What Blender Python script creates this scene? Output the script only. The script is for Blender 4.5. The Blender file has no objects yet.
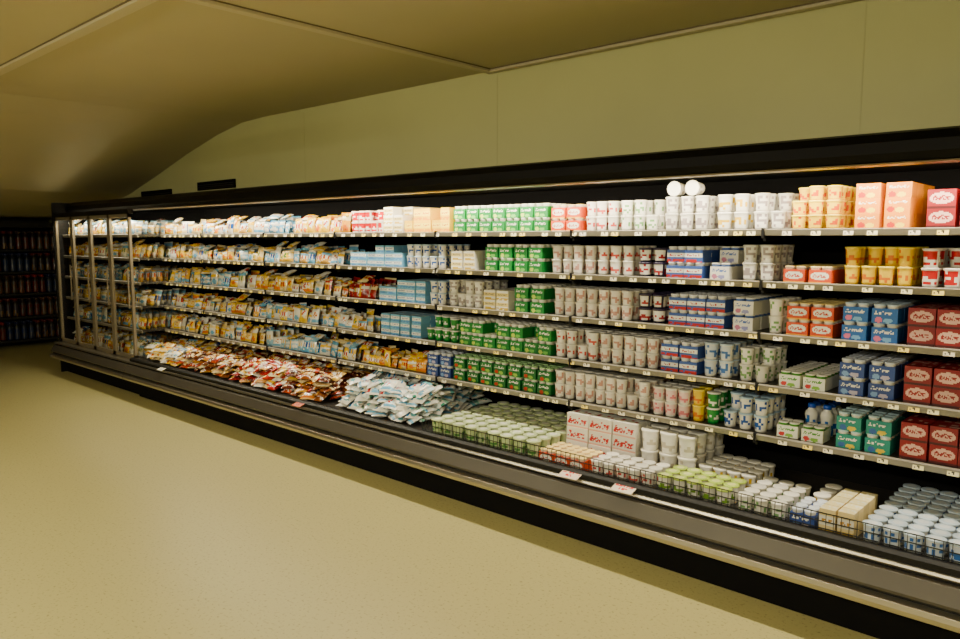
import bpy, math, random
import numpy as np
from mathutils import Matrix, Vector
random.seed(7)
S = bpy.context.scene
COL = S.collection

# ------------------------------------------------------------------ materials
def lin(c):
    out=[]
    for x in c[:3]:
        x=x/255.0
        out.append(x/12.92 if x<=0.04045 else ((x+0.055)/1.055)**2.4)
    return out
def mat(name, rgb, rough=0.5, metal=0.0, emit=None, estr=0.0, coat=0.0, noise=0.0, nscale=8.0, bump=0.0, spec=0.5):
    m=bpy.data.materials.new(name); m.use_nodes=True
    nt=m.node_tree; b=nt.nodes['Principled BSDF']
    c=lin(rgb)+[1.0]
    b.inputs['Base Color'].default_value=c
    b.inputs['Roughness'].default_value=rough
    b.inputs['Metallic'].default_value=metal
    b.inputs['Coat Weight'].default_value=coat
    b.inputs['Specular IOR Level'].default_value=spec
    if emit:
        b.inputs['Emission Color'].default_value=lin(emit)+[1.0]
        b.inputs['Emission Strength'].default_value=estr
    if noise>0 or bump>0:
        tc=nt.nodes.new('ShaderNodeTexCoord')
        n=nt.nodes.new('ShaderNodeTexNoise'); n.inputs['Scale'].default_value=nscale; n.inputs['Detail'].default_value=5
        nt.links.new(tc.outputs['Object'],n.inputs['Vector'])
        if noise>0:
            r=nt.nodes.new('ShaderNodeValToRGB')
            r.color_ramp.elements[0].position=0.3; r.color_ramp.elements[1].position=0.7
            r.color_ramp.elements[0].color=[x*(1-noise) for x in c[:3]]+[1]
            r.color_ramp.elements[1].color=[min(1,x*(1+noise)) for x in c[:3]]+[1]
            nt.links.new(n.outputs['Fac'],r.inputs['Fac']); nt.links.new(r.outputs['Color'],b.inputs['Base Color'])
        if bump>0:
            bp=nt.nodes.new('ShaderNodeBump'); bp.inputs['Strength'].default_value=bump; bp.inputs['Distance'].default_value=0.01
            nt.links.new(n.outputs['Fac'],bp.inputs['Height']); nt.links.new(bp.outputs['Normal'],b.inputs['Normal'])
    return m

M_wall=mat('painted_wall',(196,196,142),0.6,noise=0.06,nscale=0.9)
M_ceil=mat('ceiling_board',(178,168,134),0.7,noise=0.04,nscale=0.7)
M_trim=mat('ceiling_trim',(186,176,146),0.5)
M_dark=mat('black_enamel',(10,9,8),0.5,spec=.3)
M_black=mat('matte_black',(5,4,4),0.8,spec=.15)
M_fascia=mat('canopy_black',(4,3,3),0.5,spec=.15)
M_chrome=mat('brushed_steel',(180,172,154),0.30,metal=0.9)
M_panel=mat('bumper_grey_brown',(78,73,64),0.42,metal=0.3,noise=0.05,nscale=3)
M_rail=mat('price_rail_grey',(136,130,118),0.35,metal=0.2)
M_shelf=mat('shelf_enamel',(50,46,42),0.5)
M_cream=mat('reflector_cream',(232,214,170),0.5)
M_wire=mat('wire_dark',(50,52,56),0.35,metal=0.6)
M_tube=mat('fluorescent_tube',(255,240,210),0.4,emit=(255,236,190),estr=9.0)
M_vent=mat('vent_black',(12,12,12),0.6)
M_frame=mat('door_frame_bronze',(140,128,106),0.35,metal=0.4)
M_housing=mat('added_lamp_housing',(210,205,195),0.5)

M_floor=bpy.data.materials.new('speckled_vinyl_floor'); M_floor.use_nodes=True
nt=M_floor.node_tree; b=nt.nodes['Principled BSDF']
tc=nt.nodes.new('ShaderNodeTexCoord')
n1=nt.nodes.new('ShaderNodeTexNoise'); n1.inputs['Scale'].default_value=70; n1.inputs['Detail'].default_value=2
n2=nt.nodes.new('ShaderNodeTexNoise'); n2.inputs['Scale'].default_value=0.8; n2.inputs['Detail'].default_value=3
r1=nt.nodes.new('ShaderNodeValToRGB'); r1.color_ramp.elements[0].position=0.28; r1.color_ramp.elements[1].position=0.42
r1.color_ramp.elements[0].color=lin((148,138,90))+[1]; r1.color_ramp.elements[1].color=lin((186,177,120))+[1]
mx=nt.nodes.new('ShaderNodeMix'); mx.data_type='RGBA'; mx.blend_type='MULTIPLY'; mx.inputs[0].default_value=0.2
nt.links.new(tc.outputs['Object'],n1.inputs['Vector']); nt.links.new(tc.outputs['Object'],n2.inputs['Vector'])
nt.links.new(n1.outputs['Fac'],r1.inputs['Fac']); nt.links.new(r1.outputs['Color'],mx.inputs[6])
r3=nt.nodes.new('ShaderNodeValToRGB'); r3.color_ramp.elements[0].color=(0.75,0.75,0.75,1); r3.color_ramp.elements[1].color=(1,1,1,1)
nt.links.new(n2.outputs['Fac'],r3.inputs['Fac']); nt.links.new(r3.outputs['Color'],mx.inputs[7])
nt.links.new(mx.outputs[2],b.inputs['Base Color']); b.inputs['Roughness'].default_value=0.38

def packmat(name, rough, coat=0.0):
    m=bpy.data.materials.new(name); m.use_nodes=True
    nt=m.node_tree; b=nt.nodes['Principled BSDF']
    a=nt.nodes.new('ShaderNodeAttribute'); a.attribute_name='Col'
    h=nt.nodes.new('ShaderNodeHueSaturation'); h.inputs['Saturation'].default_value=1.05
    nt.links.new(a.outputs['Color'],h.inputs['Color'])
    nt.links.new(h.outputs['Color'],b.inputs['Base Color'])
    b.inputs['Roughness'].default_value=rough; b.inputs['Coat Weight'].default_value=coat
    return m
P_card=packmat('printed_card',0.5,0.1)
P_plastic=packmat('printed_plastic',0.35,0.2)
P_film=packmat('printed_film',0.25,0.3)

M_glass=bpy.data.materials.new('door_glass'); M_glass.use_nodes=True
nt=M_glass.node_tree; nt.nodes.clear()
o=nt.nodes.new('ShaderNodeOutputMaterial'); t=nt.nodes.new('ShaderNodeBsdfTransparent'); g=nt.nodes.new('ShaderNodeBsdfGlossy')
g.inputs['Roughness'].default_value=0.05; t.inputs['Color'].default_value=(0.95,0.95,0.93,1)
ms=nt.nodes.new('ShaderNodeMixShader'); ms.inputs[0].default_value=0.07
nt.links.new(t.outputs[0],ms.inputs[1]); nt.links.new(g.outputs[0],ms.inputs[2]); nt.links.new(ms.outputs[0],o.inputs['Surface'])

# ------------------------------------------------------------------ mesh helpers
def empty(name):
    e=bpy.data.objects.new(name,None); COL.objects.link(e); e.empty_display_size=0.2; return e
def newobj(name, verts, faces, m, parent=None):
    me=bpy.data.meshes.new(name); me.from_pydata(verts,[],faces); me.update()
    import bmesh
    bm=bmesh.new(); bm.from_mesh(me); bmesh.ops.recalc_face_normals(bm,faces=bm.faces); bm.to_mesh(me); bm.free()
    ob=bpy.data.objects.new(name,me); COL.objects.link(ob); me.materials.append(m)
    if parent: ob.parent=parent
    return ob
BF=[(0,1,2,3),(7,6,5,4),(0,4,5,1),(1,5,6,2),(2,6,7,3),(3,7,4,0)]
def bv(x0,x1,y0,y1,z0,z1):
    return [(x0,y0,z0),(x1,y0,z0),(x1,y1,z0),(x0,y1,z0),(x0,y0,z1),(x1,y0,z1),(x1,y1,z1),(x0,y1,z1)]
def box(name,x0,x1,y0,y1,z0,z1,m,parent=None,bevel=0.0):
    ob=newobj(name,bv(x0,x1,y0,y1,z0,z1),BF,m,parent)
    if bevel:
        md=ob.modifiers.new('bevel','BEVEL'); md.width=bevel; md.segments=2
    return ob
def boxes(name,lst,m,parent=None):
    V=[];F=[]
    for l in lst:
        k=len(V); V+=bv(*l); F+=[tuple(i+k for i in f) for f in BF]
    return newobj(name,V,F,m,parent)
def extr(name,pts,x0,x1,m,parent=None):
    n=len(pts)
    V=[(x0,y,z) for y,z in pts]+[(x1,y,z) for y,z in pts]
    F=[tuple(range(n)),tuple(range(2*n-1,n-1,-1))]+[(i,(i+1)%n,n+(i+1)%n,n+i) for i in range(n)]
    return newobj(name,V,F,m,parent)

# ------------------------------------------------------------------ prototypes with printed colours
class Proto: pass
def mkproto(V,F,C):
    p=Proto(); p.v=np.array(V,float)
    p.sizes=np.array([len(f) for f in F]); p.loops=np.concatenate([np.array(f) for f in F])
    cc=np.array([lin(c) for c in C]); p.cols=np.repeat(cc,p.sizes,axis=0)
    return p
def lathe(prof,nseg,colfn,capcol,lidring=None):
    V=[];F=[];C=[]
    for r,z in prof:
        for j in range(nseg):
            a=2*math.pi*j/nseg; V.append((r*math.cos(a),r*math.sin(a),z))
    for i in range(len(prof)-1):
        for j in range(nseg):
            j2=(j+1)%nseg
            F.append((i*nseg+j,i*nseg+j2,(i+1)*nseg+j2,(i+1)*nseg+j)); C.append(colfn(i,j))
    base=(len(prof)-1)*nseg
    if lidring:
        k=len(V)
        r,z=prof[-1]
        for j in range(nseg):
            a=2*math.pi*j/nseg; V.append((r*.6*math.cos(a),r*.6*math.sin(a),z))
        for j in range(nseg):
            j2=(j+1)%nseg
            F.append((base+j,base+j2,k+j2,k+j)); C.append(capcol)
        F.append(tuple(k+j for j in range(nseg))); C.append(lidring)
    else:
        F.append(tuple(base+j for j in range(nseg))); C.append(capcol)
    F.append(tuple(range(nseg-1,-1,-1))); C.append(capcol)
    return mkproto(V,F,C)
WHITE=(236,232,220)
def cup(body,label,accent,lid,h=.08,r=.035,seed=0,lid2=None,invert=False):
    rnd=random.Random(seed)
    rb=r*.78; 
    zs=[0,.14,.28,.42,.56,.70,.86]
    prof=[]
    for z in zs:
        q=rb+(r*.95-rb)*z if not invert else r*.95-(r*.95-rb)*z
        prof.append((q,z*h))
    prof+=[(r,h*.9),(r*1.02,h*.94),(r*1.02,h*.985),(r*.93,h)]
    tab={}
    for i in range(1,6):
        for j in range(16):
            tab[(i,j)]= accent if (rnd.random()<(.5 if i in(2,3) else .14)) else label
    def cf(i,j):
        if i==0: return body
        if i<=5: return tab[(i,j)] if j%8!=7 else body
        if i==6: return body
        return lid
    return lathe(prof,16,cf,lid,lid2)
def tub(body,accent,lid,h=.1,r=.048,seed=0,lid2=None):
    return cup(body,body,accent,lid,h,r,seed,lid2)
def bottle(body,label,accent,cap,h=.13,r=.024,seed=0):
    rnd=random.Random(seed)
    prof=[(r*.9,0),(r,.05*h),(r,.2*h),(r*.88,.36*h),(r*.88,.5*h),(r,.64*h),(r*.9,.74*h),(r*.55,.82*h),(r*.5,.86*h),(r*.62,.87*h),(r*.62,.97*h),(r*.5,h)]
    tab={(i,j):(accent if rnd.random()<.4 else label) for i in range(12) for j in range(12)}
    def cf(i,j):
        if i>=8: return cap
        if 1<=i<=4: return tab[(i,j)]
        return body
    return lathe(prof,12,cf,cap)
def gridface(V,F,C,o,ux,uy,nx,ny,fn):
    k=len(V); o=np.array(o,float);ux=np.array(ux,float);uy=np.array(uy,float)
    for j in range(ny+1):
        for i in range(nx+1):
            V.append(tuple(o+ux*i/nx+uy*j/ny))
    for j in range(ny):
        for i in range(nx):
            a=k+j*(nx+1)+i
            F.append((a,a+1,a+nx+2,a+nx+1)); C.append(fn((i+.5)/nx,(j+.5)/ny))
def carton(w,d,h,kind,bg,label,accent,acc2=None,top=None,seed=0,nx=26,ny=16):
    rnd=random.Random(seed*7+3); acc2=acc2 or accent; top=top or bg
    w*=.965; d*=.975
    tx={}
    glyph=[[[rnd.random()<.7 for _ in range(4)] for _ in range(2)] for _ in range(12)]
    lean=rnd.uniform(.3,.8)
    def word(u,v,vc,hh,u0=.14,u1=.86,n=7):
        u=u-(v-vc)*lean*.3
        if not(u0<u<u1): return False
        k=(u-u0)/(u1-u0)*n; f=k%1
        if f>.86: return False
        q=(v-vc)/hh+.5
        if q<0 or q>1: return False
        if int(k)%3!=0 and q>.72: return False
        return glyph[int(k)][int(f/.44)][min(3,int(q*4))]
    def rc(u,v,n=40):
        key=(int(u*n),int(v*n))
        if key not in tx: tx[key]=rnd.random()
        return tx[key]
    fx,fz=rnd.uniform(.22,.36),rnd.uniform(.18,.28)
    def fn(u,v):
        du=(u-.5)/.43; dv=(v-.55)/.30; q=du*du+dv*dv
        if kind=='oval':
            if q<1:
                if word(u,v,.55,.22,.2,.8,6): return accent
                return label
            if v<.12: return acc2
            return bg
        if kind=='band':
            if .40<v<.78: return accent if word(u,v,.58,.20) else label
            if v<.28: return acc2 if rc(u,v,9)<.6 else bg
            return bg
        if kind=='fruit':
            if v<.46:
                a=(u-fx)/.15; b_=(v-fz)/.19; c=(u-fx-.36)/.18; e=(v-.2)/.17
                if a*a+b_*b_<1: return accent
                if c*c+e*e<1: return acc2
                return bg
            if word(u,v,.70,.20,.12,.88,8): return label
            return bg
        if kind=='stripe':
            if v<.10: return accent
            return label if (word(u,v,.52,.5,.08,.92,6)) else bg
        return bg
    V=[];F=[];C=[]
    gridface(V,F,C,(-w/2,-d/2,0),(w,0,0),(0,0,h),nx,ny,fn)
    gridface(V,F,C,(w/2,d/2,0),(-w,0,0),(0,0,h),2,2,lambda u,v:bg)
    gridface(V,F,C,(-w/2,d/2,0),(0,-d,0),(0,0,h),14,10,fn)
    gridface(V,F,C,(w/2,-d/2,0),(0,d,0),(0,0,h),1,1,lambda u,v:bg)
    gridface(V,F,C,(-w/2,-d/2,h),(w,0,0),(0,d,0),8,5,lambda u,v:(label if (.2<v<.8 and rc(u,v,17)<.3) else top))
    gridface(V,F,C,(-w/2,d/2,0),(w,0,0),(0,-d,0),1,1,lambda u,v:bg)
    return mkproto(V,F,C)
def joinp(parts):
    q=Proto(); vs=[];ls=[];ss=[];cs=[];k=0
    for p,o in parts:
        vs.append(p.v+np.array(o)); ls.append(p.loops+k); ss.append(p.sizes); cs.append(p.cols); k+=len(p.v)
    q.v=np.concatenate(vs);q.loops=np.concatenate(ls);q.sizes=np.concatenate(ss);q.cols=np.concatenate(cs); return q
def sleeve4(w,d,h,bg,label,accent,lid,seed=0,kind='band',acc2=None):
    """multipack: card sleeve round four cups, cup rims and lids showing above the sleeve"""
    p=carton(w,d,h*.78,kind,bg,label,accent,acc2,seed=seed,nx=22,ny=12)
    parts=[(p,(0,0,0))]
    r=min(w,d)/4*.96
    c=lathe([(r*.88,h*.70),(r*.94,h*.9),(r,h*.92),(r,h*.98),(r*.92,h)],12,lambda i,j:lid if i>1 else label,lid)
    for sx in(-1,1):
        for sy in(-1,1): parts.append((c,(sx*w/4,sy*d/4,0)))
    return joinp(parts)
def pouch(w,h,t,bg,label,accent,acc2,seed=0):
    """sealed film pack, width x, height z, crimped ends, printed front"""
    rnd=random.Random(seed); nx,nz=10,10
    V=[];F=[];C=[]
    cz=rnd.uniform(.4,.6); kx=rnd.uniform(.3,.7); kz=rnd.uniform(.2,.35); style=seed%3
    def col(u,v):
        if v<.08 or v>.92: return bg
        if style==0:
            if abs(v-cz)<.17: return accent if (math.sin(u*19+seed)>.1) else label
            if v>.72: return acc2
        elif style==1:
            if (u-kx)**2/.07+(v-.62)**2/.05<1: return label if rnd.random()<.6 else accent
            if v<.35: return acc2
        else:
            if u<.3: return accent
            if abs(v-.7)<.12: return label
            if (u-.65)**2/.05+(v-kz)**2/.03<1: return acc2
        return label if rnd.random()<.10 else bg
    for s in(-1,1):
        k=len(V)
        for j in range(nz+1):
            for i in range(nx+1):
                u=i/nx*2-1; v=j/nz*2-1
                th=t/2*max(0,(1-abs(u)**3))*max(0,(1-abs(v)**4))+rnd.uniform(-.0022,.0022)
                V.append((u*w/2*(1-.05*(1-v*v)),s*(th+.001),(v+1)/2*h))
        for j in range(nz):
            for i in range(nx):
                a=k+j*(nx+1)+i
                f=(a,a+1,a+nx+2,a+nx+1); F.append(f if s<0 else f[::-1]); C.append(col((i+.5)/nx,(j+.5)/nz))
    return mkproto(V,F,C)

class Batch:
    def __init__(s,name,m): s.name=name;s.m=m;s.v=[];s.l=[];s.s=[];s.c=[];s.k=0
    def add(s,p,pos,rz=0,rx=0,ry=0,sc=1.0,tint=1.0):
        R=np.array(Matrix.Rotation(rz,3,'Z')@Matrix.Rotation(rx,3,'X')@Matrix.Rotation(ry,3,'Y'))
        s.v.append((p.v*sc)@R.T+np.array(pos)); s.l.append(p.loops+s.k); s.s.append(p.sizes); s.c.append(np.clip(p.cols*tint,0,.95)); s.k+=len(p.v)
    def build(s):
        if not s.v: return
        v=np.concatenate(s.v).astype(np.float32);l=np.concatenate(s.l).astype(np.int32);z=np.concatenate(s.s);c=np.concatenate(s.c)
        me=bpy.data.meshes.new(s.name); me.vertices.add(len(v)); me.vertices.foreach_set('co',v.ravel())
        me.loops.add(len(l)); me.loops.foreach_set('vertex_index',l)
        me.polygons.add(len(z)); st=np.concatenate([[0],np.cumsum(z)[:-1]]).astype(np.int32); me.polygons.foreach_set('loop_start',st)
        me.update(calc_edges=True)
        a=me.color_attributes.new('Col','FLOAT_COLOR','CORNER')
        a.data.foreach_set('color',np.concatenate([c,np.ones((len(c),1))],axis=1).astype(np.float32).ravel())
        me.validate(); me.materials.append(s.m)
        ob=bpy.data.objects.new(s.name,me); COL.objects.link(ob); return ob
BT={}
def batch(name,m=None):
    if name not in BT: BT[name]=Batch(name,m or P_plastic)
    return BT[name]

# ------------------------------------------------------------------ room
XL,XR,YB,YF=-12.9,4.5,4.12,-5.5
CZ=2.79
box('floor',XL-.1,XR+.1,YF-.1,YB+.1,-.1,0,M_floor)
box('wall_back',XL,XR,YB,YB+.1,0,CZ+.1,M_wall)
M_joint=mat('wall_joint',(192,192,139),.6)
for i,x in enumerate([-8.4,-6.0,-3.62,-1.2,1.2]):
    box('trim_%d'%(10+i),x-.003,x+.003,YB-.002,YB-.0005,2.05,CZ-.03 if x>-7 else 2.4,M_joint)
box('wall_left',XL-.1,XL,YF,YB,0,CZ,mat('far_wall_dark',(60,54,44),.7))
box('wall_right',XR,XR+.1,YF,YB,0,CZ,M_wall)
box('wall_front',XL,XR,YF-.1,YF,0,CZ,M_wall)
prof=[(XR,CZ),(-6.7,CZ),(-7.1,CZ-.015),(-7.6,CZ-.09),(-8.3,CZ-.24),(-9.1,CZ-.44),(-9.9,CZ-.63),(-10.8,CZ-.77),(-11.8,CZ-.86),(XL,CZ-.90)]
V=[];F=[]
n=len(prof)
for y in (YF,YB):
    for x,z in prof: V.append((x,y,z))
for y in (YF,YB):
    for x,z in prof: V.append((x,y,z+.1))
for i in range(n-1):
    F.append((i,i+1,n+i+1,n+i)); F.append((2*n+i,3*n+i,3*n+i+1,2*n+i+1))
F.append(tuple(list(range(n))+[2*n+i for i in range(n-1,-1,-1)])); F.append(tuple([n+i for i in range(n)]+[3*n+i for i in range(n-1,-1,-1)]))
F.append((0,n,3*n,2*n))
c=newobj('ceiling',V,F,M_ceil)
M_tedge=mat('trim_dark_edge',(110,98,74),.7)  # darker colour of the flat edge strip bordering each ceiling trim
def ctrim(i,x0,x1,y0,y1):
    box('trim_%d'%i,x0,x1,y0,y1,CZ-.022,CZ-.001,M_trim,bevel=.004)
    box('trim_%d'%(i+1),x0-.008,x1+.008,y0-.008,y1+.008,CZ-.006,CZ-.0005,M_tedge)
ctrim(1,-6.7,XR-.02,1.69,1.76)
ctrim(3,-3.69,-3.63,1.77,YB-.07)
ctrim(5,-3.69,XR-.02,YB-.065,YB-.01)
def mkvent(e,x0,x1,z0,z1):
    boxes('vent_frame',[(x0,x1,YB-.02,YB-.001,z0,z0+.012),(x0,x1,YB-.02,YB-.001,z1-.012,z1),(x0,x0+.012,YB-.02,YB-.001,z0,z1),(x1-.012,x1,YB-.02,YB-.001,z0,z1)],M_black,e)
    boxes('vent_slats',[(x0+.012,x1-.012,YB-.014,YB-.004,z0+.012+k*.02,z0+.022+k*.02) for k in range(int((z1-z0-.024)/.02))],M_vent,e)
    box('vent_recess',x0+.01,x1-.01,YB-.005,YB-.001,z0+.01,z1-.01,M_black,e)
mkvent(empty('wall_vent'),-8.05,-7.25,2.13,2.22)
mkvent(empty('wall_vent'),-9.5,-8.7,2.10,2.18)

# ------------------------------------------------------------------ open refrigerated display case
X0,X1=-7.66,1.6
case=empty('refrigerated_display_case')
FY=3.50; BY=3.98
SZ=[1.643,1.400,1.156,.910,.668]
GX0,GX1=-9.76,X0-.012
box('back_panel',X0,X1,BY+.01,4.10,.12,2.0,M_black,case)
box('kick_plate',X0,X1,3.19,3.24,0,.19,M_black,case)
box('base_body',X0,X1,3.24,4.09,.02,.34,M_black,case)
def front(p,x0,x1):
    extr('bumper_lower',[(3.06,.185),(3.04,.195),(3.035,.215),(3.04,.235),(3.06,.243),(3.20,.243),(3.20,.185)],x0,x1,M_chrome,p)
    extr('bumper_recess',[(3.075,.243),(3.075,.262),(3.2,.262),(3.2,.243)],x0,x1,M_dark,p)
    extr('front_panel',[(3.055,.262),(3.05,.275),(3.085,.335),(3.095,.340),(3.2,.340),(3.2,.262)],x0,x1,M_panel,p)
    extr('bumper_upper_groove',[(3.105,.340),(3.105,.352),(3.2,.352),(3.2,.340)],x0,x1,M_dark,p)
    extr('bumper_upper',[(3.098,.352),(3.092,.360),(3.096,.370),(3.2,.370),(3.2,.352)],x0,x1,M_chrome,p)
front(case,X0,X1)
extr('front_lip',[(3.11,.370),(3.11,.395),(3.13,.405),(3.155,.405),(3.17,.37)],X0,X1,M_dark,case)
box('deck_floor',X0,X1,3.17,BY+.01,.345,.372,M_shelf,case)
def shelves(p,x0,x1,fy):
    for i,z in enumerate(SZ):
        box('shelf_%d'%(i+1),x0,x1,fy-.004,BY,z-.018,z-.0005,M_shelf,p)
        extr('price_rail_%d'%(i+1),[(fy-.014,z-.028),(fy-.020,z-.002),(fy-.012,z+.002),(fy-.004,z+.002),(fy-.004,z-.030)],x0,x1,M_rail,p)
shelves(case,X0,X1,FY)
XB=(-6.8,-5.7,-4.7,-3.6,-2.5,-1.41,-.3,.8)
boxes('shelf_brackets',[(xb-.006,xb+.006,FY,BY,z-.055,z-.018) for xb in XB for z in SZ],M_dark,case)
boxes('shelf_joint_caps',[(xb-.006,xb+.006,FY-.026,FY-.004,z-.04,z+.006) for xb in XB for z in SZ],M_dark,case)
tagb=batch('price_tags',P_card)
rnd=random.Random(3)
def tagproto(bg,ink,w=.042,h=.024):
    V=[];F=[];C=[]
    rr=random.Random(1)
    gridface(V,F,C,(-w/2,-.0015,0),(w,0,0),(0,0,h),8,4,lambda u,v:ink if(.1<u<.9 and .2<v<.8 and rr.random()<.35) else bg)
    gridface(V,F,C,(w/2,.0,0),(-w,0,0),(0,0,h),1,1,lambda u,v:bg)
    gridface(V,F,C,(-w/2,-.0015,h),(w,0,0),(0,.0015,0),1,1,lambda u,v:bg)
    return mkproto(V,F,C)
TG=[tagproto((236,226,180),(60,55,50)),tagproto((225,215,190),(60,55,50)),tagproto((238,214,120),(50,40,40))]
for z in SZ:
    x=X0+.1
    while x<X1-.05:
        tagb.add(rnd.choice(TG),(x,FY-.0205,z-.028),rx=-.2)
        x+=rnd.uniform(.06,.17)
extr('canopy_hood',[(3.345,1.893),(3.320,1.905),(3.305,1.935),(3.31,1.98),(3.34,2.015),(3.40,2.03),(4.11,2.03),(4.11,1.925),(3.44,1.925),(3.36,1.90)],GX0,X1,M_fascia,case)
extr('canopy_highlight_strip',[(3.322,1.893),(3.318,1.899),(3.345,1.892),(3.355,1.888)],GX0,X1,mat('canopy_highlight_brown',(110,98,80),.45,metal=.4),case)  # brownish strip standing in for the highlight along the hood's lower edge
extr('canopy_reflector',[(3.362,1.899),(3.44,1.922),(3.60,1.922),(3.60,1.914),(3.445,1.914),(3.37,1.895)],X0,X1,M_cream,case)
extr('canopy_inner_lining',[(3.60,1.922),(3.99,1.922),(3.99,1.912),(3.60,1.912)],X0,X1,M_black,case)
def tube(name,x0,x1,y,z,r,m,parent):
    V=[];n=10
    for x in(x0,x1):
        for j in range(n):
            a=2*math.pi*j/n; V.append((x,y+r*math.cos(a),z+r*math.sin(a)))
    F=[tuple(range(n)),tuple(range(2*n-1,n-1,-1))]+[(i,(i+1)%n,n+(i+1)%n,n+i) for i in range(n)]
    return newobj(name,V,F,m,parent)
x=X0+.05;k=1
while x<X1-.3:
    x2=min(x+1.18,X1-.04); tube('canopy_tube_%d'%k,x,x2,3.42,1.905,.008,M_tube,case); x=x2+.04;k+=1
wires=[]
xw=-3.4
while xw<X1-.01:
    wires.append((xw-.0012,xw+.0012,3.158,3.1604,.385,.475)); xw+=.03
for z in(.41,.44,.475): wires.append((-3.4,X1-.01,3.156,3.1595,z-.0018,z+.0018))
boxes('deck_wire_fence',wires,M_wire,case)

# ------------------------------------------------------------------ glass door case
gc=empty('glass_door_refrigerator')
GFY=3.27
box('cabinet_back',GX0,GX1,4.0,4.09,.1,1.92,M_black,gc)
box('cabinet_base',GX0,GX1,3.22,4.09,0,.345,M_black,gc)
box('cabinet_side_far',GX0-.03,GX0,3.16,4.09,0,2.02,M_dark,gc)
front(gc,GX0,GX1)
box('cabinet_deck',GX0,GX1,3.2,4.0,.345,.372,M_shelf,gc)
box('cabinet_header',GX0,GX1,3.17,3.22,1.845,1.892,M_dark,gc)
box('partition_glass',X0-.010,X0-.004,3.22,3.98,.38,1.89,M_glass,gc)
ND=4
dw=(GX1-GX0)/ND
for d in range(ND):
    a=GX0+d*dw+.004; b_=a+dw-.008
    boxes('door_frame_%d'%(d+1),[(a,a+.034,3.175,3.200,.375,1.85),(b_-.034,b_,3.175,3.200,.375,1.85),(a,b_,3.175,3.200,.375,.415),(a,b_,3.175,3.200,1.81,1.85)],M_frame,gc)
    box('door_glass_%d'%(d+1),a+.030,b_-.030,3.188,3.192,.41,1.82,M_glass,gc)
    boxes('door_handle_%d'%(d+1),[(b_-.026,b_-.014,3.145,3.157,.90,1.30),(b_-.026,b_-.014,3.150,3.175,.915,.93),(b_-.026,b_-.014,3.150,3.175,1.27,1.285)],M_frame,gc)
shelves(gc,GX0+.01,GX1,GFY)

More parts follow.
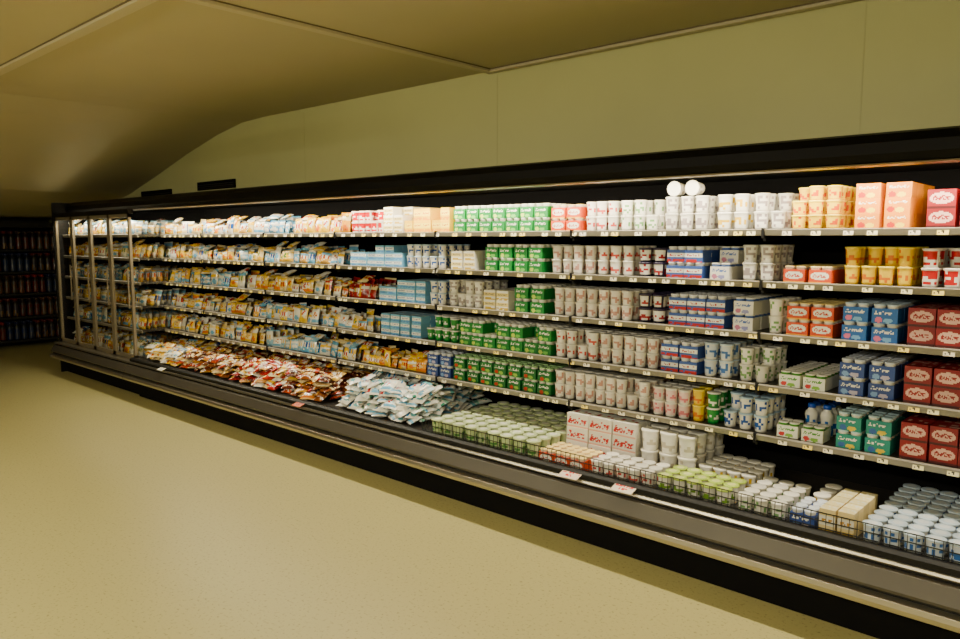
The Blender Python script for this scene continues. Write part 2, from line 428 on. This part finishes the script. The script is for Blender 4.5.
# ------------------------------------------------------------------ stock
def V3(fn): return [fn(s) for s in range(3)]
RED=(176,34,36); DRED=(136,20,28); GREEN=(20,122,50); LGREEN=(126,178,64); BLUE=(34,84,168); NAVY=(24,38,100); LBLUE=(120,178,214)
YEL=(242,194,50); ORG=(228,120,36); PINK=(222,126,136); CREAM=(234,212,156); GREY=(176,172,162)
ST={
 'green_cup':('yogurt_cups_green',P_plastic,V3(lambda s:cup(GREEN,(40,138,62),WHITE,WHITE,.08,.034,s)),.07),
 'green_box':('yogurt_multipacks_green',P_card,V3(lambda s:sleeve4(.105,.10,.082,GREEN,WHITE,(190,210,90),WHITE,s,'fruit',(120,190,90))),.107),
 'green_dk':('yogurt_multipacks_green',P_card,V3(lambda s:sleeve4(.105,.10,.080,(12,104,44),WHITE,(190,60,40),(170,214,150),s+9,'fruit',(150,190,80))),.107),
 'white_red':('yogurt_cups_white',P_plastic,V3(lambda s:cup(WHITE,WHITE,(204,86,78),WHITE,.08,.034,s)),.07),
 'white_mar':('yogurt_cups_white',P_plastic,V3(lambda s:cup(WHITE,(234,226,214),(198,150,138),(236,230,218),.08,.034,s+4)),.07),
 'white_green':('yogurt_cups_white',P_plastic,V3(lambda s:cup(WHITE,WHITE,(120,166,104),WHITE,.08,.034,s+20)),.07),
 'white_grey':('yogurt_cups_white',P_plastic,V3(lambda s:cup((225,222,212),WHITE,(160,148,148),(214,210,200),.085,.036,s+31)),.074),
 'white_yel':('yogurt_cups_white',P_plastic,V3(lambda s:cup(WHITE,WHITE,(226,186,50),WHITE,.085,.036,s+41)),.074),
 'white_blue':('yogurt_cups_white_and_blue',P_plastic,V3(lambda s:cup(WHITE,WHITE,BLUE,(176,202,224),.08,.034,s+11)),.07),
 'blue_cup':('yogurt_cups_white_and_blue',P_plastic,V3(lambda s:cup(WHITE,(210,218,226),(70,114,184),(196,212,226),.085,.036,s+3,(222,228,232))),.074),
 'yel_cup':('custard_cups_yellow',P_plastic,V3(lambda s:cup(YEL,(248,208,50),ORG,(248,222,90),.082,.034,s)),.07),
 'yel_low':('custard_cups_yellow',P_plastic,V3(lambda s:cup((246,196,40),(246,206,60),(214,84,20),(248,220,90),.064,.034,s+6)),.07),
 'pink_cup':('yogurt_cups_pink',P_plastic,V3(lambda s:cup(WHITE,(236,204,198),PINK,WHITE,.075,.034,s)),.07),
 'red_cup':('yogurt_cups_red',P_plastic,V3(lambda s:cup(WHITE,(196,36,40),WHITE,(235,225,215),.08,.036,s)),.075),
 'red_box':('dessert_cartons_red',P_card,V3(lambda s:carton(.105,.10,.078,'oval',DRED,(224,180,166),(150,20,28),(70,10,16),(140,28,34),s)),.107),
 'or_box':('dessert_cartons_orange',P_card,V3(lambda s:carton(.10,.10,.064,'fruit',(232,140,20),WHITE,(196,44,16),(250,216,70),(238,160,40),s)),.102),
 'rw_box':('yogurt_multipacks_red_and_white',P_card,V3(lambda s:sleeve4(.10,.10,.075,(214,80,40),WHITE,(200,60,40),(246,220,150),s,'oval',(244,170,40))),.103),
 'yel_box':('dessert_cartons_yellow',P_card,V3(lambda s:carton(.085,.10,.08,'band',YEL,(250,220,90),(200,80,20),(236,150,20),(250,210,80),s)),.087),
 'blue_box':('yogurt_multipacks_blue',P_card,V3(lambda s:sleeve4(.105,.1,.082,(50,104,178),WHITE,(226,120,155),(196,214,230),s,'fruit',(130,180,224))),.107),
 'navy_box':('yogurt_multipacks_navy',P_card,V3(lambda s:sleeve4(.105,.1,.080,(54,78,144),WHITE,(130,166,214),(214,220,232),s,'fruit',(190,180,200))),.107),
 'lb_box':('cream_cheese_boxes_light_blue',P_card,V3(lambda s:carton(.095,.09,.05,'band',(120,178,214),WHITE,BLUE,(90,140,200),(176,206,222),s)),.097),
 'teal_box':('yogurt_multipacks_teal',P_card,V3(lambda s:sleeve4(.105,.10,.08,(40,138,126),WHITE,(60,100,170),(190,218,226),s,'fruit',(230,200,70))),.107),
 'rb_box':('yogurt_multipacks_red_and_blue',P_card,V3(lambda s:sleeve4(.10,.1,.08,(64,92,162),WHITE,RED,(226,226,228),s,'band',RED)),.102),
 'wl_box':('yogurt_multipacks_white_and_lilac',P_card,V3(lambda s:sleeve4(.10,.1,.08,WHITE,(90,120,190),(196,120,150),WHITE,s,'fruit',(150,150,200))),.102),
 'wg_box':('yogurt_multipacks_white_and_green',P_card,V3(lambda s:sleeve4(.10,.10,.072,(236,236,220),(80,150,60),(214,70,70),WHITE,s,'fruit',(140,190,80))),.103),
 'dark_cup':('dessert_cups_dark',P_plastic,V3(lambda s:cup((40,34,60),WHITE,(170,40,50),(60,50,80),.075,.037,s)),.076),
 'wht_box':('cream_cheese_boxes_white',P_card,V3(lambda s:carton(.10,.09,.06,'band',WHITE,(224,204,130),(120,110,90),(200,170,70),WHITE,s)),.102),
 'drink':('yogurt_drink_bottles',P_plastic,V3(lambda s:bottle(WHITE,WHITE,(50,110,190),(30,80,190),.15,.03,s)),.062),
 'mint_cup':('pudding_cups_mint',P_plastic,V3(lambda s:cup((206,214,176),(190,206,150),(90,140,70),(196,208,160),.10,.042,s,(238,238,222))),.087),
 'lime_cup':('yogurt_cups_lime_lid',P_plastic,V3(lambda s:cup(WHITE,WHITE,(120,160,60),(180,204,90),.085,.036,s,(220,226,150))),.074),
 'milk_carton':('cream_cartons',P_card,V3(lambda s:carton(.065,.065,.11,'band',CREAM,WHITE,(200,150,60),(220,180,70),(240,226,170),s,12,16)),.067),
 'cream_box':('dessert_cartons_white',P_card,V3(lambda s:carton(.15,.11,.078,'stripe',WHITE,(200,24,22),(230,180,160),(240,220,210),WHITE,s)),.152),
 'big_tub':('cream_tubs',P_plastic,V3(lambda s:tub((236,232,222),(200,190,170),WHITE,.11,.05,s,(226,222,210))),.103),
}
rnd=random.Random(11)
def fill(st,x0,x1,z,y0=FY+.012,layers=2,deep=4,drop=0.0,jr=.05,yend=None,gap=.12):
    name,m,pr,w=ST[st]; yend=yend or BY+.005
    B=batch(name,m); h=max(p.v[:,2].max() for p in pr[:1]); d=(pr[0].v[:,1].max()-pr[0].v[:,1].min())+.004
    n=max(1,int((x1-x0)/w+.05)); sp=(x1-x0)/n
    sp=min(sp,w*1.12); xs=x0+((x1-x0)-sp*n)/2
    for i in range(n):
        col_seed=rnd.choice(pr); L0=layers-(1 if rnd.random()<drop else 0)
        gap0=1 if rnd.random()<gap else 0; push=rnd.uniform(0,.012)
        for k in range(deep):
            yy=y0+push+d*(k+.5)
            if yy+d/2>yend+.01: break
            Lk=max(1,L0-(gap0 if k==0 else 0))
            for l in range(Lk):
                B.add(col_seed if rnd.random()<.6 else rnd.choice(pr),(xs+sp*(i+.5)+rnd.uniform(-.001,.001),yy+rnd.uniform(-.001,.001)+.002*l,z+l*h),
                      rz=rnd.uniform(-jr,jr)*.5 if ('cup' not in st and st!='yel_low') else rnd.uniform(-.6,.6),tint=rnd.uniform(.80,1.08))
PAL={
 'a':[(YEL,WHITE,RED,ORG),(CREAM,YEL,(200,60,40),YEL),((238,196,80),WHITE,(190,60,30),ORG),(WHITE,YEL,BLUE,LBLUE),(WHITE,WHITE,(190,60,50),CREAM),(CREAM,(236,206,120),(210,110,30),YEL),(WHITE,CREAM,(70,140,90),LBLUE)],
 'b':[(WHITE,YEL,(40,120,180),LBLUE),((240,204,90),WHITE,(200,70,40),YEL),(CREAM,YEL,(60,130,80),(230,180,60)),((120,186,224),WHITE,BLUE,WHITE),((230,176,84),WHITE,(190,90,40),LBLUE),(WHITE,WHITE,(210,120,50),LBLUE),((150,196,220),WHITE,YEL,WHITE)],
 'r':[((180,44,34),WHITE,YEL,DRED),((226,166,96),WHITE,RED,(200,80,50)),((150,30,24),CREAM,WHITE,RED),(CREAM,YEL,RED,RED),(WHITE,CREAM,(190,70,50),YEL)],
 'y':[(YEL,WHITE,RED,ORG),((246,200,50),WHITE,(200,60,30),YEL),((236,160,40),CREAM,(170,40,20),ORG),(CREAM,YEL,(190,40,30),ORG)],
 'br':[((120,64,30),CREAM,(210,150,70),(90,40,26)),((180,70,36),WHITE,YEL,(150,50,36)),((216,160,60),WHITE,RED,ORG),((90,36,24),(220,190,140),RED,(60,26,20)),((206,166,90),WHITE,(120,80,40),YEL),(CREAM,WHITE,(150,90,40),(200,150,90))],
 'wb':[(WHITE,WHITE,(60,130,190),(120,190,200)),((225,235,228),WHITE,(40,140,110),(150,206,190)),(WHITE,(200,225,235),(190,60,60),LBLUE)],
}
PC={}
for k,l in PAL.items():
    PC[k]=[pouch(.115,.14,.035,*c,seed=i) for i,c in enumerate(l)]+[pouch(.10,.115,.03,*c,seed=i+50) for i,c in enumerate(l)]+[pouch(.135,.10,.04,*c,seed=i+101) for i,c in enumerate(l)]
def packs(pal,x0,x1,z,y0=FY+.012,name='cheese_packs',hmax=1.0,deep=5,tm=1.0):
    B=batch(name,P_film); 
    x=x0+.055
    while x<x1-.04:
        p=rnd.choice(PC[pal]); sc0=rnd.uniform(.72,1.12)*hmax; tl=rnd.uniform(-.3,-.08); w0=np.ptp(p.v[:,0]); tt=rnd.uniform(.85,1.1)
        for k in range(deep):
            q=p if rnd.random()<.7 else rnd.choice(PC[pal]); sc=sc0*rnd.uniform(.95,1.05)
            B.add(q,(x+rnd.uniform(-.008,.008),y0+.03+k*.065,z),rz=rnd.uniform(-.25,.25),rx=tl+rnd.uniform(-.08,.08),ry=rnd.uniform(-.1,.1),sc=sc,tint=tm*tt*rnd.uniform(.72,1.0))
        if rnd.random()<.45:
            B.add(rnd.choice(PC[pal]),(x+rnd.uniform(-.02,.02),y0+.03,z+.118*sc0),rx=-1.25+rnd.uniform(-.2,.2),rz=rnd.uniform(-.4,.4),sc=.9*hmax,tint=tm*rnd.uniform(.65,.95))
        x+=w0*.9*sc0
def flatpile(pal,x0,x1,z,y0,y1,layers=3,name='cheese_packs'):
    B=batch(name,P_film)
    for l in range(layers):
        x=x0+.07+rnd.uniform(0,.02)
        while x<x1-.05:
            y=y0+.08
            while y<y1-.03:
                B.add(rnd.choice(PC[pal]),(x+rnd.uniform(-.012,.012),y-.05+rnd.uniform(-.01,.03)+l*.012,z+.020+l*.032+rnd.uniform(0,.012)),rz=rnd.uniform(-.7,.7),rx=-math.pi/2+rnd.uniform(.05,.55),sc=rnd.uniform(.8,1.05),tint=rnd.uniform(.7,1.05))
                y+=.10
            x+=.10
z1,z2,z3,z4,z5=SZ
L=X0+.02
packs('a',L,-6.2,z1,tm=.72); packs('b',-6.2,-5.35,z1,tm=.72); packs('y',-5.33,-4.60,z1,hmax=1.05,tm=.8)
fill('red_cup',-4.57,-4.19,z1,layers=2); fill('wht_box',-4.18,-3.97,z1,layers=3); fill('yel_box',-3.96,-3.50,z1,layers=2)
fill('green_box',-3.47,-2.70,z1); fill('rw_box',-2.68,-2.46,z1,layers=2); fill('white_red',-2.45,-2.24,z1); fill('white_green',-2.23,-1.98,z1)
fill('white_grey',-1.97,-1.70,z1,layers=2,gap=0); fill('white_yel',-1.68,-1.50,z1); fill('white_grey',-1.49,-1.33,z1)
fill('yel_low',-1.31,-1.09,z1,layers=3,drop=.3)
fill('or_box',-1.065,-.775,z1,layers=3,gap=0); fill('red_box',-.76,-.05,z1,layers=2,gap=0); fill('green_box',0,.7,z1); fill('white_red',.72,1.5,z1)
tb=batch('cream_tubs',P_plastic); tp=ST['big_tub'][2][0]
packs('a',L,-6.2,z2); packs('b',-6.2,-4.6,z2); fill('lb_box',-4.57,-3.98,z2,layers=3,drop=.5); fill('white_blue',-3.96,-3.56,z2); fill('wht_box',-3.54,-3.24,z2,layers=2)
fill('green_box',-3.22,-2.71,z2,layers=2); fill('white_mar',-2.69,-2.38,z2); fill('white_red',-2.37,-2.13,z2); fill('dark_cup',-2.11,-1.94,z2,layers=2)
fill('rb_box',-1.93,-1.72,z2); fill('wl_box',-1.71,-1.56,z2); fill('white_grey',-1.55,-1.36,z2,layers=2); fill('rw_box',-1.345,-1.09,z2,layers=1)
fill('yel_cup',-1.07,-.79,z2,layers=2); fill('red_cup',-.77,-.05,z2,layers=2); fill('yel_cup',0,.7,z2); fill('blue_box',.72,1.5,z2)
packs('b',L,-6.4,z3); packs('a',-6.4,-4.96,z3); packs('r',-4.95,-4.27,z3,hmax=.9); fill('lb_box',-4.24,-3.75,z3,layers=3,drop=.4); fill('white_blue',-3.73,-3.56,z3)
fill('white_grey',-3.54,-3.24,z3); fill('wht_box',-3.22,-2.99,z3,layers=2); fill('green_box',-2.98,-2.69,z3); fill('white_mar',-2.67,-2.13,z3,layers=2); fill('dark_cup',-2.11,-1.93,z3,layers=2)
fill('rb_box',-1.91,-1.6,z3); fill('wl_box',-1.59,-1.43,z3); fill('white_green',-1.40,-1.32,z3,layers=2); fill('rw_box',-1.305,-1.09,z3,layers=2,drop=.5)
fill('blue_box',-1.07,-.82,z3,layers=2); fill('red_box',-.80,-.05,z3,layers=2); fill('navy_box',0,.7,z3); fill('rw_box',.72,1.5,z3)
packs('a',L,-6.0,z4); packs('b',-6.0,-5.0,z4,hmax=.95); packs('b',-5.0,-4.3,z4,hmax=.9); fill('lb_box',-4.24,-3.78,z4,layers=3); fill('green_cup',-3.76,-3.45,z4)
fill('green_box',-3.43,-2.66,z4,layers=2); fill('white_red',-2.65,-2.35,z4); fill('white_mar',-2.34,-1.97,z4); fill('rb_box',-1.95,-1.73,z4); fill('blue_cup',-1.72,-1.56,z4)
fill('white_green',-1.55,-1.36,z4); fill('wg_box',-1.345,-1.09,z4,layers=2,drop=.6); fill('navy_box',-1.07,-.82,z4,layers=2,gap=0); fill('red_box',-.80,-.05,z4,gap=0); fill('white_blue',0,.7,z4); fill('teal_box',.72,1.5,z4)
packs('a',L,-5.8,z5); packs('b',-5.8,-4.5,z5,hmax=.95); packs('y',-4.5,-3.77,z5,hmax=.8); fill('navy_box',-3.74,-3.5,z5,layers=2); fill('green_dk',-3.48,-2.66,z5,layers=2)
fill('white_mar',-2.65,-2.02,z5,layers=2); fill('pink_cup',-2.0,-1.78,z5,layers=2); fill('yel_cup',-1.775,-1.70,z5); fill('green_cup',-1.695,-1.62,z5); fill('white_blue',-1.61,-1.37,z5,layers=2)
fill('wg_box',-1.345,-1.09,z5,layers=1,yend=FY+.12); fill('drink',-1.27,-1.09,z5,y0=FY+.135,layers=1,deep=3)
fill('teal_box',-1.07,-.82,z5,layers=2); fill('red_box',-.80,-.05,z5,layers=2); fill('red_cup',0,.7,z5); fill('white_green',.72,1.5,z5)
zd=.373; DY=3.185
flatpile('a',L,-6.9,zd,DY,3.9,4,'cheese_bags'); flatpile('br',-6.9,-5.9,zd,DY,3.9,4,'cheese_bags'); flatpile('r',-5.9,-5.1,zd,DY,3.9,5,'cheese_bags'); flatpile('br',-5.1,-4.5,zd,DY,3.9,5,'cheese_bags')
flatpile('wb',-4.38,-3.47,zd,DY,3.9,6,'mozzarella_bags')
fill('mint_cup',-3.38,-2.52,zd,y0=DY,deep=8,layers=1)
fill('rw_box',-2.50,-2.19,zd,y0=DY,deep=2,layers=1)
fill('white_red',-2.17,-1.80,zd,y0=DY,deep=3,layers=1)
fill('cream_box',-2.50,-2.04,zd,y0=3.44,deep=4,layers=3,gap=0)
fill('big_tub',-2.03,-1.71,zd,y0=3.44,deep=4,layers=2)
fill('lime_cup',-1.78,-1.40,zd,y0=DY,deep=3,layers=1,yend=3.42)
fill('white_yel',-1.70,-1.40,zd,y0=3.46,deep=4,layers=1)
fill('white_green',-1.38,-1.15,zd,y0=DY,deep=5,layers=1)
fill('navy_box',-1.135,-1.02,zd,y0=DY,deep=2,layers=1); fill('white_yel',-1.135,-1.02,zd,y0=DY+.22,deep=3,layers=1)
fill('milk_carton',-1.01,-.87,zd,y0=DY,deep=5,layers=1)
fill('blue_cup',-.85,-.1,zd,y0=DY,deep=9,layers=1); fill('lime_cup',-.08,.7,zd,y0=DY,deep=8,layers=1); fill('white_red',.72,1.5,zd,y0=DY,deep=8,layers=1)
# two round tubs laid on edge on top of the upper stack, lids facing the aisle
for dx in(-1.90,-1.80):
    tb.add(tp,(dx,FY+.115,z1+.171+.0395),rx=math.pi/2,sc=.76)
for i,z in enumerate(SZ+[zd]):
    packs('a' if i%2 else 'b',GX0+.03,GX1-.03,z,y0=GFY+.012,name='packs_behind_glass',hmax=1.05,deep=9)

# ------------------------------------------------------------------ bottle rack on the far wall
rk=empty('drinks_shelf_rack')
RX0,RX1,RY0,RY1=-12.85,-12.35,.6,4.08
M_rk=mat('rack_dark',(18,15,14),.6)
box('rack_back',RX0,RX0+.03,RY0,RY1,0,1.84,M_rk,rk)
for i,z in enumerate((.12,.46,.80,1.12,1.44)):
    box('rack_shelf_%d'%(i+1),RX0+.03,RX1,RY0,RY1,z-.03,z,M_rk,rk)
box('rack_side_1',RX0,RX1,RY0-.03,RY0,0,1.86,M_rk,rk)
box('rack_top',RX0,RX1+.15,RY0,RY1,1.76,1.84,M_rk,rk)
bb=batch('drink_bottles',P_plastic)
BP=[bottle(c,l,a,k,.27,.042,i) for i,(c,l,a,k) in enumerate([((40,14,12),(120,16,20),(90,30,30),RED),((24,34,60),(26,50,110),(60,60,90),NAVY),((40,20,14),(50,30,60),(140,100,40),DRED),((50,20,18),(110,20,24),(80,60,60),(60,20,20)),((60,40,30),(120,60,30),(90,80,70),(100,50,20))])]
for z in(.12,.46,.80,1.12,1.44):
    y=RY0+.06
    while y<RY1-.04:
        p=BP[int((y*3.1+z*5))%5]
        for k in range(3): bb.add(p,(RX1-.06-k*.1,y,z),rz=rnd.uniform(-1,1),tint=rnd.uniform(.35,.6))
        y+=.093
for bt in BT.values(): 
    ob=bt.build()
    if not ob: continue
    if bt.name=='price_tags': ob.parent=case
    if bt.name=='drink_bottles': ob.parent=rk
    if bt.name=='packs_behind_glass': ob.parent=gc

def card(x,bg,ink,w=.12):
    e=empty('promo_price_sign')
    V=[];F=[];C=[]
    rr=random.Random(int(x*100))
    gridface(V,F,C,(-w/2,0,0),(w,0,0),(0,.06,.022),16,8,lambda u,v:ink if(.06<u<.94 and (.62<v<.86 or (.2<v<.5 and .3<u<.7)) and rr.random()<.6) else bg)
    B=Batch('sign_card',P_card); B.add(mkproto(V,F,C),(x,3.062,.376)); ob=B.build(); ob.parent=e
    md=ob.modifiers.new('thick','SOLIDIFY'); md.thickness=.002
    box('sign_clip',x-.01,x+.01,3.105,3.12,.37,.39,M_chrome,e)
card(-2.21,(236,214,196),(210,50,50)); card(-1.89,(240,226,206),(214,60,50)); card(-4.66,(214,120,90),(150,30,30),.1); card(-6.9,(240,236,220),(120,120,120),.1)

# ------------------------------------------------------------------ lights
def area(name,loc,rot,sx,sy,power,col,parent=None):
    l=bpy.data.lights.new(name,'AREA'); l.shape='RECTANGLE'; l.size=sx;l.size_y=sy;l.energy=power;l.color=col
    ob=bpy.data.objects.new(name,l); COL.objects.link(ob); ob.location=loc; ob.rotation_euler=rot
    if parent: ob.parent=parent
    return ob
W=(1.0,.90,.66)
for i in range(4):
    xc=X0+(i+.5)*(X1-X0)/4
    area('canopy_light_%d'%(i+1),(xc,3.385,1.888),(math.radians(16),0,0),2.3,.05,32,W,case)
area('door_light',((GX0+GX1)/2,3.232,1.86),(math.radians(8),0,0),2.0,.018,20,W,gc)
LC=(1,.93,.70)
for (x,y,p) in [(-5.6,-.9,84),(-3.0,-1.2,108),(-.2,-1.2,88),(2.4,-1.0,48),(-5.2,-3.6,66),(-1.0,-3.6,66)]:
    e=empty('added_room_lamp')  # unseen lamps with invented fixtures, hung low to brighten wall, ceiling and floor
    zl=2.42
    extr('added_lamp_housing',[(y-.07,zl-.02),(y-.09,zl+.02),(y-.05,zl+.05),(y+.05,zl+.05),(y+.09,zl+.02),(y+.07,zl-.02)],x-.62,x+.62,M_housing,e)
    boxes('added_lamp_suspension',[(x-.5,x-.495,y-.002,y+.003,zl+.05,CZ-.001),(x+.495,x+.5,y-.002,y+.003,zl+.05,CZ-.001)],M_wire,e)
    area('added_light_down',(x,y,zl-.03),(math.radians(22),0,0),1.18,.14,p,LC,e)
    area('added_light_up',(x,y,zl+.06),(math.pi,0,0),1.18,.10,p*.34,LC,e)  # upward light added to lift the ceiling and upper wall
w=bpy.data.worlds.new('World'); S.world=w; w.use_nodes=True
w.node_tree.nodes['Background'].inputs[0].default_value=(1,.88,.66,1); w.node_tree.nodes['Background'].inputs[1].default_value=.02

# ------------------------------------------------------------------ camera
cd=bpy.data.cameras.new('camera'); cam=bpy.data.objects.new('camera',cd); COL.objects.link(cam)
cam.location=(0,0,1.6); cam.rotation_euler=(math.radians(90-6.16),0,math.radians(42.6)); cd.lens=28.125; cd.sensor_width=36; cd.clip_start=.05
S.camera=cam
